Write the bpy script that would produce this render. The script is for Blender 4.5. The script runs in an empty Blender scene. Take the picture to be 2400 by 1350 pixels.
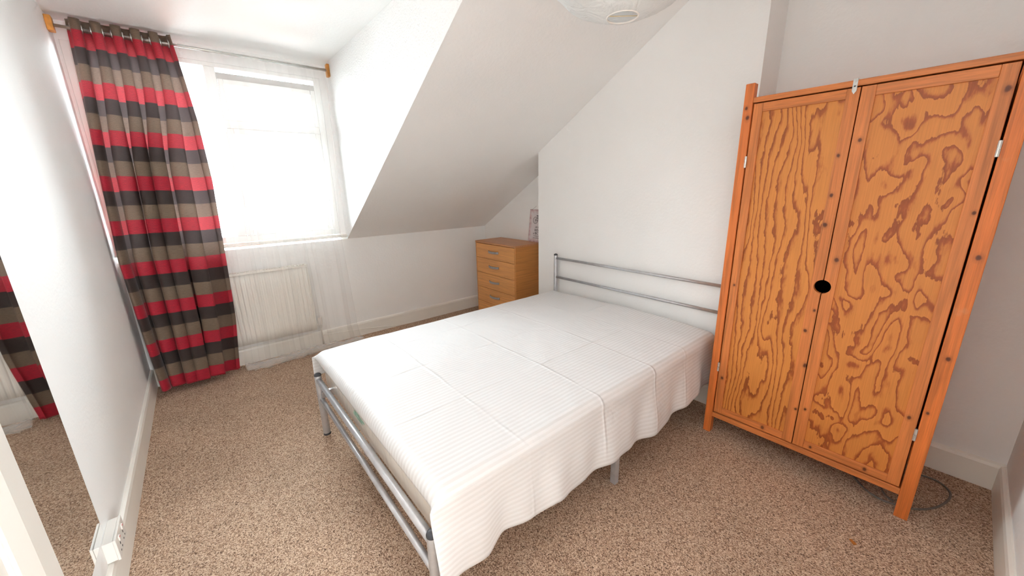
import bpy, bmesh, math, random
from mathutils import Vector, Matrix, noise
random.seed(7)
sc = bpy.context.scene
COL = sc.collection
PI = math.pi

# ------------------------------------------------------------------ camera
cam_d = bpy.data.cameras.new('camera'); cam = bpy.data.objects.new('camera', cam_d); COL.objects.link(cam)
Rv = Vector((0.766962, -0.641375, -0.020175)); Uv = Vector((0.179031, 0.183684, 0.966544)); Fv = Vector((0.616212, 0.744915, -0.255705))
m = Matrix((Rv, Uv, -Fv)).transposed().to_4x4(); m.translation = Vector((0.45079, -3.72842, 1.40029))
cam.matrix_world = m
cam_d.sensor_width = 36; cam_d.lens = 882.433 / 2400 * 36; cam_d.clip_start = 0.02; cam_d.clip_end = 200
sc.camera = cam

# ------------------------------------------------------------------ light
SKY = 13.4
EXPO = 1.5
LANDING_FILL = 80.0
BOUNCE_FILL = 5.2
world = bpy.data.worlds.new('overcast_sky'); sc.world = world; world.use_nodes = True
wn = world.node_tree.nodes; wl = world.node_tree.links
# overcast sky: three times brighter overhead than at the horizon
wn['Background'].inputs['Color'].default_value = (0.88, 0.95, 1.0, 1)
wg = wn.new('ShaderNodeTexCoord'); ws = wn.new('ShaderNodeSeparateXYZ'); wl.new(wg.outputs['Generated'], ws.inputs[0])
wc = wn.new('ShaderNodeMath'); wc.operation = 'MAXIMUM'; wc.inputs[1].default_value = 0.0; wl.new(ws.outputs[2], wc.inputs[0])
wm = wn.new('ShaderNodeMath'); wm.operation = 'MULTIPLY_ADD'; wm.inputs[1].default_value = SKY * 1.33; wm.inputs[2].default_value = SKY * 0.67; wl.new(wc.outputs[0], wm.inputs[0])
wl.new(wm.outputs[0], wn['Background'].inputs['Strength'])
sc.view_settings.view_transform = 'Standard'; sc.view_settings.look = 'None'
sc.view_settings.gamma = 1.0; sc.view_settings.exposure = EXPO; sc.view_settings.use_curve_mapping = False
pl = bpy.data.lights.new('window_daylight', 'AREA'); pl.shape = 'RECTANGLE'; pl.size = 1.5; pl.size_y = 1.36
pl.cycles.is_portal = True
plo = bpy.data.objects.new('window_daylight', pl); COL.objects.link(plo)
plo.location = (0.76, 0.11, 1.68); plo.rotation_euler = (-PI / 2, 0, 0)
# added fill lamp, shining in from the made-up landing behind the camera
la = bpy.data.lights.new('landing_fill', 'AREA'); la.shape = 'RECTANGLE'; la.size = 1.4; la.size_y = 2.0; la.energy = LANDING_FILL; la.color = (0.90, 0.96, 1.0)
lao = bpy.data.objects.new('landing_fill', la); COL.objects.link(lao)
lao.location = (1.6, -7.55, 1.2); lao.rotation_euler = (PI / 2, 0, 0)
# added fill lamp out of view near the camera, aimed up at the ceiling
bl = bpy.data.lights.new('bounce_fill', 'AREA'); bl.shape = 'DISK'; bl.size = 0.8; bl.energy = BOUNCE_FILL; bl.color = (0.91, 0.96, 1.0)
blo = bpy.data.objects.new('bounce_fill', bl); COL.objects.link(blo); blo.location = (0.3, -3.15, 1.85); blo.rotation_euler = (PI, 0, 0)
cy = sc.cycles
cy.max_bounces = 14; cy.diffuse_bounces = 10; cy.glossy_bounces = 4; cy.transmission_bounces = 8; cy.transparent_max_bounces = 40
cy.sample_clamp_indirect = 6.0; cy.caustics_reflective = False; cy.caustics_refractive = False
cy.use_denoising = True

# ------------------------------------------------------------------ helpers
def s2l(c):
    return tuple(((v / 255) / 12.92 if v <= 10 else (((v / 255) + 0.055) / 1.055) ** 2.4) for v in c)
def rgba(c): return (*s2l(c), 1)

WORLD = {}
def thing(name, loc, label=None, cat=None, group=None, kind=None):
    o = bpy.data.objects.new(name, None); COL.objects.link(o); o.location = loc; o.empty_display_size = 0.1
    WORLD[o] = Vector(loc); tag(o, label, cat, group, kind); return o
def tag(o, label=None, cat=None, group=None, kind=None):
    if label: o['label'] = label
    if cat: o['category'] = cat
    if group: o['group'] = group
    if kind: o['kind'] = kind
    return o

class MB:
    def __init__(s): s.v = []; s.f = []; s.uv = None; s.smooth = False
    def box(s, x0, x1, y0, y1, z0, z1):
        b = len(s.v)
        s.v += [(x, y, z) for z in (z0, z1) for (x, y) in ((x0, y0), (x1, y0), (x1, y1), (x0, y1))]
        s.f += [tuple(b + i for i in q) for q in ((3, 2, 1, 0), (4, 5, 6, 7), (0, 1, 5, 4), (1, 2, 6, 5), (2, 3, 7, 6), (3, 0, 4, 7))]
        return s
    def prism(s, pts, d):
        """closed polygon pts (3-D) extruded by vector d"""
        b = len(s.v); n = len(pts); d = Vector(d)
        s.v += [tuple(p) for p in pts] + [tuple(Vector(p) + d) for p in pts]
        s.f.append(tuple(b + i for i in range(n))); s.f.append(tuple(b + n + i for i in reversed(range(n))))
        for i in range(n):
            j = (i + 1) % n; s.f.append((b + i, b + n + i, b + n + j, b + j))
        return s
    def tube(s, pts, r, n=12, caps=True, closed=False):
        pts = [Vector(p) for p in pts]; b = len(s.v); N = len(pts); up = None
        for i, p in enumerate(pts):
            if closed: t = pts[(i + 1) % N] - pts[(i - 1) % N]
            else: t = pts[min(i + 1, N - 1)] - pts[max(i - 1, 0)]
            t.normalize()
            if up is None:
                up = t.orthogonal().normalized()
            up = (up - t * up.dot(t)).normalized(); w = t.cross(up)
            rr = r[i] if isinstance(r, (list, tuple)) else r
            for k in range(n):
                a = 2 * PI * k / n; s.v.append(tuple(p + (up * math.cos(a) + w * math.sin(a)) * rr))
        for i in range(N if closed else N - 1):
            j = (i + 1) % N
            for k in range(n):
                l = (k + 1) % n; s.f.append((b + i * n + k, b + i * n + l, b + j * n + l, b + j * n + k))
        if caps and not closed:
            s.f.append(tuple(b + k for k in reversed(range(n)))); s.f.append(tuple(b + (N - 1) * n + k for k in range(n)))
        return s
    def grid(s, nu, nv, fn, uvfn=None):
        b = len(s.v)
        for i in range(nu):
            for j in range(nv): s.v.append(tuple(fn(i / (nu - 1), j / (nv - 1))))
        if uvfn: s.uv = s.uv or {}
        for i in range(nu):
            for j in range(nv):
                if uvfn: s.uv[b + i * nv + j] = uvfn(i / (nu - 1), j / (nv - 1))
        for i in range(nu - 1):
            for j in range(nv - 1):
                s.f.append((b + i * nv + j, b + (i + 1) * nv + j, b + (i + 1) * nv + j + 1, b + i * nv + j + 1))
        return s
    def lathe(s, prof, c, n=32, axis='z'):
        """prof list of (r, h) about a vertical axis through c"""
        b = len(s.v)
        for r, h in prof:
            for k in range(n):
                a = 2 * PI * k / n; s.v.append((c[0] + r * math.cos(a), c[1] + r * math.sin(a), c[2] + h))
        for i in range(len(prof) - 1):
            for k in range(n):
                l = (k + 1) % n; s.f.append((b + i * n + k, b + i * n + l, b + (i + 1) * n + l, b + (i + 1) * n + k))
        return s
    def build(s, name, mat, parent=None, bevel=0, smooth=False, solid=0, fix=True, seg=2):
        me = bpy.data.meshes.new(name)
        off = WORLD.get(parent, Vector((0, 0, 0))) if parent else Vector((0, 0, 0))
        me.from_pydata([tuple(Vector(v) - off) for v in s.v], [], s.f)
        if s.uv:
            l = me.uv_layers.new(name='UVMap')
            for lp in me.loops: l.data[lp.index].uv = s.uv.get(lp.vertex_index, (0, 0))
        if fix:
            bm = bmesh.new(); bm.from_mesh(me); bmesh.ops.recalc_face_normals(bm, faces=bm.faces); bm.to_mesh(me); bm.free()
        if smooth:
            for p in me.polygons: p.use_smooth = True
        me.materials.append(mat)
        o = bpy.data.objects.new(name, me); COL.objects.link(o)
        if parent: o.parent = parent
        WORLD[o] = off
        if solid:
            md = o.modifiers.new('thickness', 'SOLIDIFY'); md.thickness = solid; md.offset = 0
        if bevel:
            md = o.modifiers.new('bevel', 'BEVEL'); md.width = bevel; md.segments = seg; md.limit_method = 'ANGLE'; md.angle_limit = math.radians(40)
        return o
def struct(o, label=None): o['kind'] = 'structure'; return tag(o, label)
def smoothstep(a, b, x):
    t = max(0, min(1, (x - a) / (b - a))); return t * t * (3 - 2 * t)
def lerp(a, b, t): return a + (b - a) * t
def interp(tbl, x):
    if x <= tbl[0][0]: return tbl[0][1]
    for (a, va), (b, vb) in zip(tbl, tbl[1:]):
        if x <= b: return lerp(va, vb, (x - a) / (b - a))
    return tbl[-1][1]
def curve_pts(ctrl, n=8, closed=False):
    """Catmull-Rom through control points"""
    P = [Vector(c) for c in ctrl]; out = []; N = len(P)
    for i in range(N - 1):
        p0 = P[max(i - 1, 0)]; p1 = P[i]; p2 = P[i + 1]; p3 = P[min(i + 2, N - 1)]
        for k in range(n):
            t = k / n
            out.append(0.5 * ((2 * p1) + (p2 - p0) * t + (2 * p0 - 5 * p1 + 4 * p2 - p3) * t * t + (3 * p1 - p0 - 3 * p2 + p3) * t ** 3))
    out.append(P[-1]); return out

# ------------------------------------------------------------------ materials
def mat(name):
    m = bpy.data.materials.new(name); m.use_nodes = True; nt = m.node_tree
    return m, nt.nodes, nt.links, nt.nodes['Principled BSDF'], nt.nodes['Material Output']
def N(nodes, typ, **kw):
    n = nodes.new(typ)
    for k, v in kw.items():
        if k.startswith('i_'): n.inputs[k[2:].replace('_', ' ')].default_value = v
        else: setattr(n, k, v)
    return n
def ramp(nodes, stops, interp_='LINEAR'):
    r = nodes.new('ShaderNodeValToRGB'); cr = r.color_ramp; cr.interpolation = interp_
    while len(cr.elements) < len(stops): cr.elements.new(0.5)
    for e, (p, c) in zip(cr.elements, stops): e.position = p; e.color = c
    return r
def math_(nodes, links, op, a, b=None, c=None, clamp=False):
    n = nodes.new('ShaderNodeMath'); n.operation = op; n.use_clamp = clamp
    for i, x in enumerate((a, b, c)):
        if x is None: continue
        if isinstance(x, (int, float)): n.inputs[i].default_value = x
        else: links.new(x, n.inputs[i])
    return n.outputs[0]
def mixc(nodes, links, fac, a, b, mode='MIX'):
    n = nodes.new('ShaderNodeMix'); n.data_type = 'RGBA'; n.blend_type = mode
    for i, x in ((0, fac), (6, a), (7, b)):
        if isinstance(x, (int, float)): n.inputs[i].default_value = x
        elif isinstance(x, tuple): n.inputs[i].default_value = x
        else: links.new(x, n.inputs[i])
    return n.outputs[2]
def bump(nodes, links, bsdf, h, dist=0.002, strength=1.0):
    b = nodes.new('ShaderNodeBump'); b.inputs['Distance'].default_value = dist; b.inputs['Strength'].default_value = strength
    links.new(h, b.inputs['Height']); links.new(b.outputs[0], bsdf.inputs['Normal'])
def objco(nodes): return nodes.new('ShaderNodeTexCoord').outputs['Object']
def mapping(nodes, links, co, scale=(1, 1, 1), loc=(0, 0, 0)):
    m = nodes.new('ShaderNodeMapping'); m.inputs['Scale'].default_value = scale; m.inputs['Location'].default_value = loc
    links.new(co, m.inputs[0]); return m.outputs[0]

def plain(name, col, rough=0.5, metal=0.0, nscale=None, namp=0.0, bscale=None, bdist=0.001, spec=None):
    m, n, l, b, o = mat(name)
    b.inputs['Base Color'].default_value = rgba(col); b.inputs['Roughness'].default_value = rough; b.inputs['Metallic'].default_value = metal
    if spec is not None: b.inputs['Specular IOR Level'].default_value = spec
    co = objco(n)
    if nscale:
        t = N(n, 'ShaderNodeTexNoise'); t.inputs['Scale'].default_value = nscale; t.inputs['Detail'].default_value = 4; l.new(co, t.inputs[0])
        lo = rgba(tuple(c * (1 - namp) for c in col)); hi = rgba(tuple(min(255, c * (1 + namp)) for c in col))
        l.new(ramp_out(n, l, t.outputs[0], lo, hi), b.inputs['Base Color'])
    if bscale:
        t = N(n, 'ShaderNodeTexNoise'); t.inputs['Scale'].default_value = bscale; t.inputs['Detail'].default_value = 3; l.new(co, t.inputs[0])
        bump(n, l, b, t.outputs[0], bdist)
    return m
def ramp_out(n, l, fac, lo, hi):
    r = ramp(n, [(0.3, lo), (0.7, hi)]); l.new(fac, r.inputs[0]); return r.outputs[0]

M = {}
M['wall'] = plain('wall_paint', (239, 239, 238), 0.55, nscale=1.2, namp=0.012, bscale=55, bdist=0.0012)
M['wall_rough'] = plain('stippled_wall_paint', (241, 241, 240), 0.5, bscale=90, bdist=0.006)
M['ceil'] = plain('ceiling_paint', (241, 241, 240), 0.6, bscale=60, bdist=0.001)
M['gloss_white'] = plain('white_gloss_paint', (236, 233, 226), 0.28, nscale=3, namp=0.015, bscale=14, bdist=0.0006)
M['upvc'] = plain('white_window_frame', (240, 240, 238), 0.3, nscale=2, namp=0.01)
M['rad'] = plain('white_radiator_enamel', (236, 233, 226), 0.35, nscale=2, namp=0.01)
M['grey_plastic'] = plain('grey_vent_plastic', (196, 194, 192), 0.5, nscale=8, namp=0.03)
M['silver'] = plain('silver_powder_coat', (188, 189, 192), 0.36, 0.5, nscale=30, namp=0.04)
M['chrome'] = plain('bright_steel', (214, 214, 210), 0.25, 0.7, nscale=40, namp=0.05)
M['handle'] = plain('satin_silver_handle', (165, 165, 166), 0.35, 0.7, nscale=40, namp=0.04)
M['cap'] = plain('dark_grey_plastic', (62, 64, 70), 0.45, nscale=20, namp=0.05)
M['cable'] = plain('grey_cable_sheath', (112, 104, 98), 0.5, nscale=20, namp=0.05)
M['white_plastic'] = plain('white_plastic', (222, 218, 212), 0.35, nscale=5, namp=0.01)
M['red_plastic'] = plain('red_switch_mark', (205, 70, 60), 0.4, nscale=20, namp=0.05)
M['dark'] = plain('dark_slot', (40, 38, 36), 0.6, nscale=20, namp=0.05)
M['inside'] = plain('dark_wardrobe_inside', (60, 36, 20), 0.8, nscale=10, namp=0.1)
M['bracket'] = plain('varnished_wood_block', (205, 140, 62), 0.4, nscale=25, namp=0.12)
M['brass'] = plain('pale_brass_wire', (206, 188, 150), 0.4, 0.3, nscale=25, namp=0.05)
M['chip'] = plain('orange_wood_chip', (170, 105, 45), 0.7, nscale=60, namp=0.15)
M['ink'] = plain('black_print', (62, 56, 56), 0.6, nscale=60, namp=0.2)

# mirror
mm, n, l, b, o = mat('mirror_silver'); b.inputs['Base Color'].default_value = (0.9, 0.91, 0.9, 1); b.inputs['Metallic'].default_value = 1; b.inputs['Roughness'].default_value = 0.015
t = N(n, 'ShaderNodeTexNoise'); t.inputs['Scale'].default_value = 3; l.new(objco(n), t.inputs[0]); bump(n, l, b, t.outputs[0], 0.0006, 0.3)
M['mirror'] = mm

# window glass
gm, n, l, b, o = mat('window_glass'); n.remove(b)
tr = n.new('ShaderNodeBsdfTransparent'); gl = n.new('ShaderNodeBsdfGlossy'); gl.inputs['Roughness'].default_value = 0.02
fr = n.new('ShaderNodeFresnel'); fr.inputs[0].default_value = 1.45; mx = n.new('ShaderNodeMixShader')
tr.inputs[0].default_value = (0.95, 0.97, 0.96, 1)
l.new(fr.outputs[0], mx.inputs[0]); l.new(tr.outputs[0], mx.inputs[1]); l.new(gl.outputs[0], mx.inputs[2]); l.new(mx.outputs[0], o.inputs[0])
M['glass'] = gm

# sheer net
nm, n, l, b, o = mat('sheer_white_net'); n.remove(b)
tr = n.new('ShaderNodeBsdfTransparent'); df = n.new('ShaderNodeBsdfDiffuse'); tl = n.new('ShaderNodeBsdfTranslucent')
df.inputs[0].default_value = (0.92, 0.92, 0.91, 1); tl.inputs[0].default_value = (0.92, 0.92, 0.91, 1)
cl = n.new('ShaderNodeMixShader'); cl.inputs[0].default_value = 0.42; l.new(df.outputs[0], cl.inputs[1]); l.new(tl.outputs[0], cl.inputs[2])
lw = n.new('ShaderNodeLayerWeight'); lw.inputs[0].default_value = 0.5
uv = n.new('ShaderNodeTexCoord').outputs['UV']
st = N(n, 'ShaderNodeTexNoise'); st.inputs['Scale'].default_value = 1.0; st.inputs['Detail'].default_value = 3; l.new(mapping(n, l, uv, (32, 0.6, 1)), st.inputs[0])
a = math_(n, l, 'MULTIPLY', lw.outputs['Facing'], 0.26); a = math_(n, l, 'ADD', a, 0.045)
c = math_(n, l, 'MULTIPLY', st.outputs[0], 0.09); a = math_(n, l, 'ADD', a, c, clamp=True)
mx = n.new('ShaderNodeMixShader'); l.new(a, mx.inputs[0]); l.new(tr.outputs[0], mx.inputs[1]); l.new(cl.outputs[0], mx.inputs[2]); l.new(mx.outputs[0], o.inputs[0])
M['net'] = nm

# striped curtain (uv.y = metres down from the top hem)
BAND = 0.0932
cm, n, l, b, o = mat('red_charcoal_taupe_stripe_fabric')
uv = n.new('ShaderNodeTexCoord').outputs['UV']; sx = n.new('ShaderNodeSeparateXYZ'); l.new(uv, sx.inputs[0])
v = math_(n, l, 'ADD', sx.outputs[1], 0.033); v = math_(n, l, 'DIVIDE', v, BAND * 3); v = math_(n, l, 'FRACT', v)
r = ramp(n, [(0.0, rgba((136, 117, 98))), (0.3333, rgba((194, 34, 58))), (0.6667, rgba((66, 54, 50)))], 'CONSTANT'); l.new(v, r.inputs[0])
w1 = N(n, 'ShaderNodeTexNoise'); w1.inputs['Scale'].default_value = 1; w1.inputs['Detail'].default_value = 3; l.new(mapping(n, l, uv, (60, 900, 1)), w1.inputs[0])
w2 = N(n, 'ShaderNodeTexNoise'); w2.inputs['Scale'].default_value = 1; w2.inputs['Detail'].default_value = 2; l.new(mapping(n, l, uv, (900, 250, 1)), w2.inputs[0])
wv = math_(n, l, 'ADD', w1.outputs[0], w2.outputs[0])
k = N(n, 'ShaderNodeMapRange'); k.inputs[1].default_value = 0.65; k.inputs[2].default_value = 1.35; k.inputs[3].default_value = 0.35; k.inputs[4].default_value = 1.6; l.new(wv, k.inputs[0])
cc = mixc(n, l, 1.0, r.outputs[0], k.outputs[0], 'MULTIPLY')
l.new(cc, b.inputs['Base Color']); b.inputs['Roughness'].default_value = 0.6; b.inputs['Sheen Weight'].default_value = 0.25; b.inputs['Sheen Roughness'].default_value = 0.4
tl = n.new('ShaderNodeBsdfTranslucent'); l.new(mixc(n, l, 0.38, cc, (0.78, 0.70, 0.70, 1)), tl.inputs[0])
mx = n.new('ShaderNodeMixShader'); mx.inputs[0].default_value = 0.40; l.new(b.outputs[0], mx.inputs[1]); l.new(tl.outputs[0], mx.inputs[2]); l.new(mx.outputs[0], o.inputs[0])
bump(n, l, b, wv, 0.0006)
M['curtain'] = cm

# carpet: twisted loop pile, flecked tan to brown
km, n, l, b, o = mat('brown_fleck_loop_carpet'); co = objco(n)
wob = N(n, 'ShaderNodeTexNoise'); wob.inputs['Scale'].default_value = 150; wob.inputs['Detail'].default_value = 1; l.new(co, wob.inputs[0])
va = n.new('ShaderNodeVectorMath'); va.operation = 'MULTIPLY_ADD'; l.new(wob.outputs['Color'], va.inputs[0]); va.inputs[1].default_value = (0.004, 0.004, 0); l.new(co, va.inputs[2])
vo = N(n, 'ShaderNodeTexVoronoi'); vo.inputs['Scale'].default_value = 320; l.new(mapping(n, l, va.outputs[0], (1, 0.8, 1)), vo.inputs['Vector'])
sp = n.new('ShaderNodeSeparateColor'); l.new(vo.outputs['Color'], sp.inputs[0])
r = ramp(n, [(0.0, rgba((100, 78, 65))), (0.16, rgba((148, 119, 100))), (0.42, rgba((184, 153, 129))), (0.7, rgba((209, 181, 156))), (1.0, rgba((232, 210, 188)))]); l.new(sp.outputs[0], r.inputs[0])
big = N(n, 'ShaderNodeTexNoise'); big.inputs['Scale'].default_value = 2.2; big.inputs['Detail'].default_value = 3; l.new(co, big.inputs[0])
kk = N(n, 'ShaderNodeMapRange'); kk.inputs[1].default_value = 0.3; kk.inputs[2].default_value = 0.7; kk.inputs[3].default_value = 0.9; kk.inputs[4].default_value = 1.08; l.new(big.outputs[0], kk.inputs[0])
cc = mixc(n, l, 1.0, r.outputs[0], kk.outputs[0], 'MULTIPLY')
l.new(cc, b.inputs['Base Color']); b.inputs['Roughness'].default_value = 0.95; b.inputs['Specular IOR Level'].default_value = 0.1
hh = math_(n, l, 'SUBTRACT', 1.0, vo.outputs['Distance']); h2 = math_(n, l, 'MULTIPLY', sp.outputs[1], 0.5); hh = math_(n, l, 'ADD', hh, h2)
bump(n, l, b, hh, 0.0035, 0.8)
M['carpet'] = km

# pine and plywood of the wardrobe (object coordinates = metres from the wardrobe's base, y across, z up)
KN = [(0.038, 1.504), (0.035, 1.344), (0.038, 1.22), (0.017, 0.835), (0.036, 0.731), (0.012, 0.562), (0.016, 0.327), (-0.021, 1.559), (-0.024, 1.073), (-0.02, 0.343), (0.41, 1.742), (0.40, 1.699), (0.362, 0.891), (0.36, 0.358), (0.137, 0.160), (-0.067, 0.158), (-0.264, 0.158), (-0.362, 1.68), (-0.366, 1.284), (-0.35, 0.462), (-0.405, 1.131), (-0.395, 0.506), (-0.405, 0.743)]
def pine(name, horizontal=False, tint=(204, 122, 66)):
    m, n, l, b, o = mat(name); co = objco(n)
    scl = (60, 3, 60) if horizontal else (60, 60, 2.2)
    g = N(n, 'ShaderNodeTexNoise'); g.inputs['Scale'].default_value = 1; g.inputs['Detail'].default_value = 4; g.inputs['Distortion'].default_value = 0.6; l.new(mapping(n, l, co, scl), g.inputs[0])
    f = N(n, 'ShaderNodeTexNoise'); f.inputs['Scale'].default_value = 1; f.inputs['Detail'].default_value = 2; l.new(mapping(n, l, co, (300, 14, 300) if horizontal else (300, 300, 9)), f.inputs[0])
    dk = tuple(c * 0.80 for c in tint); lt = tuple(min(255, c * 1.09) for c in tint)
    r = ramp(n, [(0.25, rgba(dk)), (0.5, rgba(tint)), (0.75, rgba(lt))]); l.new(g.outputs[0], r.inputs[0])
    k = N(n, 'ShaderNodeMapRange'); k.inputs[1].default_value = 0.3; k.inputs[2].default_value = 0.7; k.inputs[3].default_value = 0.88; k.inputs[4].default_value = 1.08; l.new(f.outputs[0], k.inputs[0])
    cc = mixc(n, l, 1.0, r.outputs[0], k.outputs[0], 'MULTIPLY')
    sep = n.new('ShaderNodeSeparateXYZ'); l.new(co, sep.inputs[0])
    wn_ = N(n, 'ShaderNodeTexNoise'); wn_.inputs['Scale'].default_value = 60; l.new(co, wn_.inputs[0])
    kn = None
    for i, (y, z) in enumerate(KN):
        dy = math_(n, l, 'SUBTRACT', sep.outputs[1], y); dz = math_(n, l, 'SUBTRACT', sep.outputs[2], z)
        dz = math_(n, l, 'MULTIPLY', dz, 0.75); q = math_(n, l, 'MULTIPLY', dy, dy); q2 = math_(n, l, 'MULTIPLY', dz, dz)
        d = math_(n, l, 'SQRT', math_(n, l, 'ADD', q, q2)); d = math_(n, l, 'DIVIDE', d, 0.006 + 0.003 * ((i * 7) % 3) / 2)
        kn = d if kn is None else math_(n, l, 'MINIMUM', kn, d)
    kn = math_(n, l, 'ADD', kn, math_(n, l, 'MULTIPLY', wn_.outputs[0], 0.7))
    kr = ramp(n, [(0.0, (1, 1, 1, 1)), (0.38, (0.85, 0.85, 0.85, 1)), (0.55, (0.22, 0.22, 0.22, 1)), (0.95, (0, 0, 0, 1))]); l.new(math_(n, l, 'MULTIPLY', kn, 0.4), kr.inputs[0])
    cc = mixc(n, l, kr.outputs[0], cc, rgba((74, 34, 24)))
    # pale scuffs
    sc_ = N(n, 'ShaderNodeTexNoise'); sc_.inputs['Scale'].default_value = 9; sc_.inputs['Detail'].default_value = 6; l.new(co, sc_.inputs[0])
    sr = ramp(n, [(0.70, (0, 0, 0, 1)), (0.78, (0.35, 0.35, 0.35, 1))]); l.new(sc_.outputs[0], sr.inputs[0]); cc = mixc(n, l, sr.outputs[0], cc, rgba((214, 160, 118)))
    l.new(cc, b.inputs['Base Color']); b.inputs['Roughness'].default_value = 0.38; b.inputs['Specular IOR Level'].default_value = 0.4
    bump(n, l, b, f.outputs[0], 0.0004)
    return m
M['pine'] = pine('stained_pine_upright'); M['pine_h'] = pine('stained_pine_crossways', True)
M['pine_post'] = pine('stained_pine_post', False, (210, 116, 56))

def plywood(name, offs, K, straight, ysc, zsc, light=(208, 136, 64), dark=(158, 84, 36)):
    """rotary-cut softwood veneer: contour bands of a stretched noise field"""
    m, n, l, b, o = mat(name); co = mapping(n, l, objco(n), (1, 1, 1), offs)
    sep = n.new('ShaderNodeSeparateXYZ'); l.new(co, sep.inputs[0])
    f1 = N(n, 'ShaderNodeTexNoise'); f1.inputs['Scale'].default_value = 1; f1.inputs['Detail'].default_value = 1.2; f1.inputs['Distortion'].default_value = 0.5; l.new(mapping(n, l, co, (1, ysc, zsc)), f1.inputs[0])
    f2 = N(n, 'ShaderNodeTexNoise'); f2.inputs['Scale'].default_value = 1; f2.inputs['Detail'].default_value = 3; l.new(mapping(n, l, co, (1, 52, 17)), f2.inputs[0])
    f3 = N(n, 'ShaderNodeTexNoise'); f3.inputs['Scale'].default_value = 1; f3.inputs['Detail'].default_value = 2; l.new(mapping(n, l, co, (1, 130, 28)), f3.inputs[0])
    h = math_(n, l, 'MULTIPLY', f1.outputs[0], K)
    h = math_(n, l, 'ADD', h, math_(n, l, 'MULTIPLY', f2.outputs[0], 0.85)); h = math_(n, l, 'ADD', h, math_(n, l, 'MULTIPLY', f3.outputs[0], 0.16))
    h = math_(n, l, 'ADD', h, math_(n, l, 'MULTIPLY', sep.outputs[1], straight))
    fr = math_(n, l, 'FRACT', h)
    mid = tuple((a * 0.55 + c * 0.45) for a, c in zip(light, dark))
    r = ramp(n, [(0.0, rgba(light)), (0.58, rgba(tuple(c * 0.98 for c in light))), (0.72, rgba(mid)), (0.80, rgba(dark)), (0.94, rgba(tuple(c * 0.9 for c in dark))), (0.985, rgba(light))]); l.new(fr, r.inputs[0])
    g = N(n, 'ShaderNodeTexNoise'); g.inputs['Scale'].default_value = 1; g.inputs['Detail'].default_value = 3; l.new(mapping(n, l, co, (1, 260, 7)), g.inputs[0])
    k = N(n, 'ShaderNodeMapRange'); k.inputs[1].default_value = 0.3; k.inputs[2].default_value = 0.7; k.inputs[3].default_value = 0.9; k.inputs[4].default_value = 1.07; l.new(g.outputs[0], k.inputs[0])
    cc = mixc(n, l, 1.0, r.outputs[0], k.outputs[0], 'MULTIPLY')
    l.new(cc, b.inputs['Base Color']); b.inputs['Roughness'].default_value = 0.4; b.inputs['Specular IOR Level'].default_value = 0.4
    bump(n, l, b, g.outputs[0], 0.0003)
    return m
M['ply_left'] = plywood('plywood_cathedral_grain', (0, 3.1, 1.7), 8.0, 30.0, 5.6, 1.7, (210, 134, 64), (160, 84, 38))
M['ply_right'] = plywood('plywood_blotched_grain', (0, 7.4, 4.2), 8.0, 4.0, 7.5, 4.2, (208, 130, 62), (162, 82, 38))

def veneer(name, horizontal_axis, tint=(216, 154, 90)):
    m, n, l, b, o = mat(name); co = objco(n)
    sc1 = {'y': (90, 3.0, 90), 'x': (3.0, 90, 90)}[horizontal_axis]
    g = N(n, 'ShaderNodeTexNoise'); g.inputs['Scale'].default_value = 1; g.inputs['Detail'].default_value = 5; g.inputs['Distortion'].default_value = 0.8; l.new(mapping(n, l, co, sc1), g.inputs[0])
    r = ramp(n, [(0.28, rgba(tuple(c * 0.9 for c in tint))), (0.5, rgba(tint)), (0.75, rgba(tuple(min(255, c * 1.08) for c in tint)))]); l.new(g.outputs[0], r.inputs[0])
    l.new(r.outputs[0], b.inputs['Base Color']); b.inputs['Roughness'].default_value = 0.42
    bump(n, l, b, g.outputs[0], 0.0002); return m
M['oak_front'] = veneer('oak_veneer_drawer', 'y'); M['oak_side'] = veneer('oak_veneer_side', 'x', (196, 134, 74)); M['oak_top'] = veneer('oak_veneer_top', 'y', (192, 136, 92))

# sheet: satin stripes along the bed and pressed fold lines (uv in metres: u along, v across)
sm, n, l, b, o = mat('white_satin_stripe_cotton'); uv = n.new('ShaderNodeTexCoord').outputs['UV']; sep = n.new('ShaderNodeSeparateXYZ'); l.new(uv, sep.inputs[0])
w = math_(n, l, 'SINE', math_(n, l, 'MULTIPLY', sep.outputs[1], 2 * PI / 0.021)); w = math_(n, l, 'MULTIPLY_ADD', w, 2.0, 0.5, clamp=True)
cc = mixc(n, l, w, rgba((228, 227, 227)), rgba((238, 238, 239))); l.new(cc, b.inputs['Base Color'])
b.inputs['Roughness'].default_value = 0.5; l.new(math_(n, l, 'MULTIPLY_ADD', w, -0.2, 0.62), b.inputs['Roughness'])
b.inputs['Sheen Weight'].default_value = 0.1
def ridge(coord, pos, wid):
    d = math_(n, l, 'SUBTRACT', coord, pos); d = math_(n, l, 'DIVIDE', d, wid); d = math_(n, l, 'MULTIPLY', d, d)
    return math_(n, l, 'POWER', 2.718, math_(n, l, 'MULTIPLY', d, -1.0))
wob = N(n, 'ShaderNodeTexNoise'); wob.inputs['Scale'].default_value = 3; l.new(uv, wob.inputs[0])
uu = math_(n, l, 'MULTIPLY_ADD', wob.outputs[0], 0.03, sep.outputs[0]); vv = math_(n, l, 'MULTIPLY_ADD', wob.outputs[0], 0.025, sep.outputs[1])
h = None
for c_, pos, wd, am in ((uu, 0.42, 0.007, 1.5), (uu, 0.87, 0.007, 1.9), (uu, 1.30, 0.007, 1.6), (uu, 1.62, 0.007, 1.2), (vv, 0.42, 0.005, 1.0), (vv, 0.80, 0.006, -1.6), (vv, 1.18, 0.006, 1.3)):
    q = math_(n, l, 'MULTIPLY', ridge(c_, pos, wd), am); h = q if h is None else math_(n, l, 'ADD', h, q)
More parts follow.
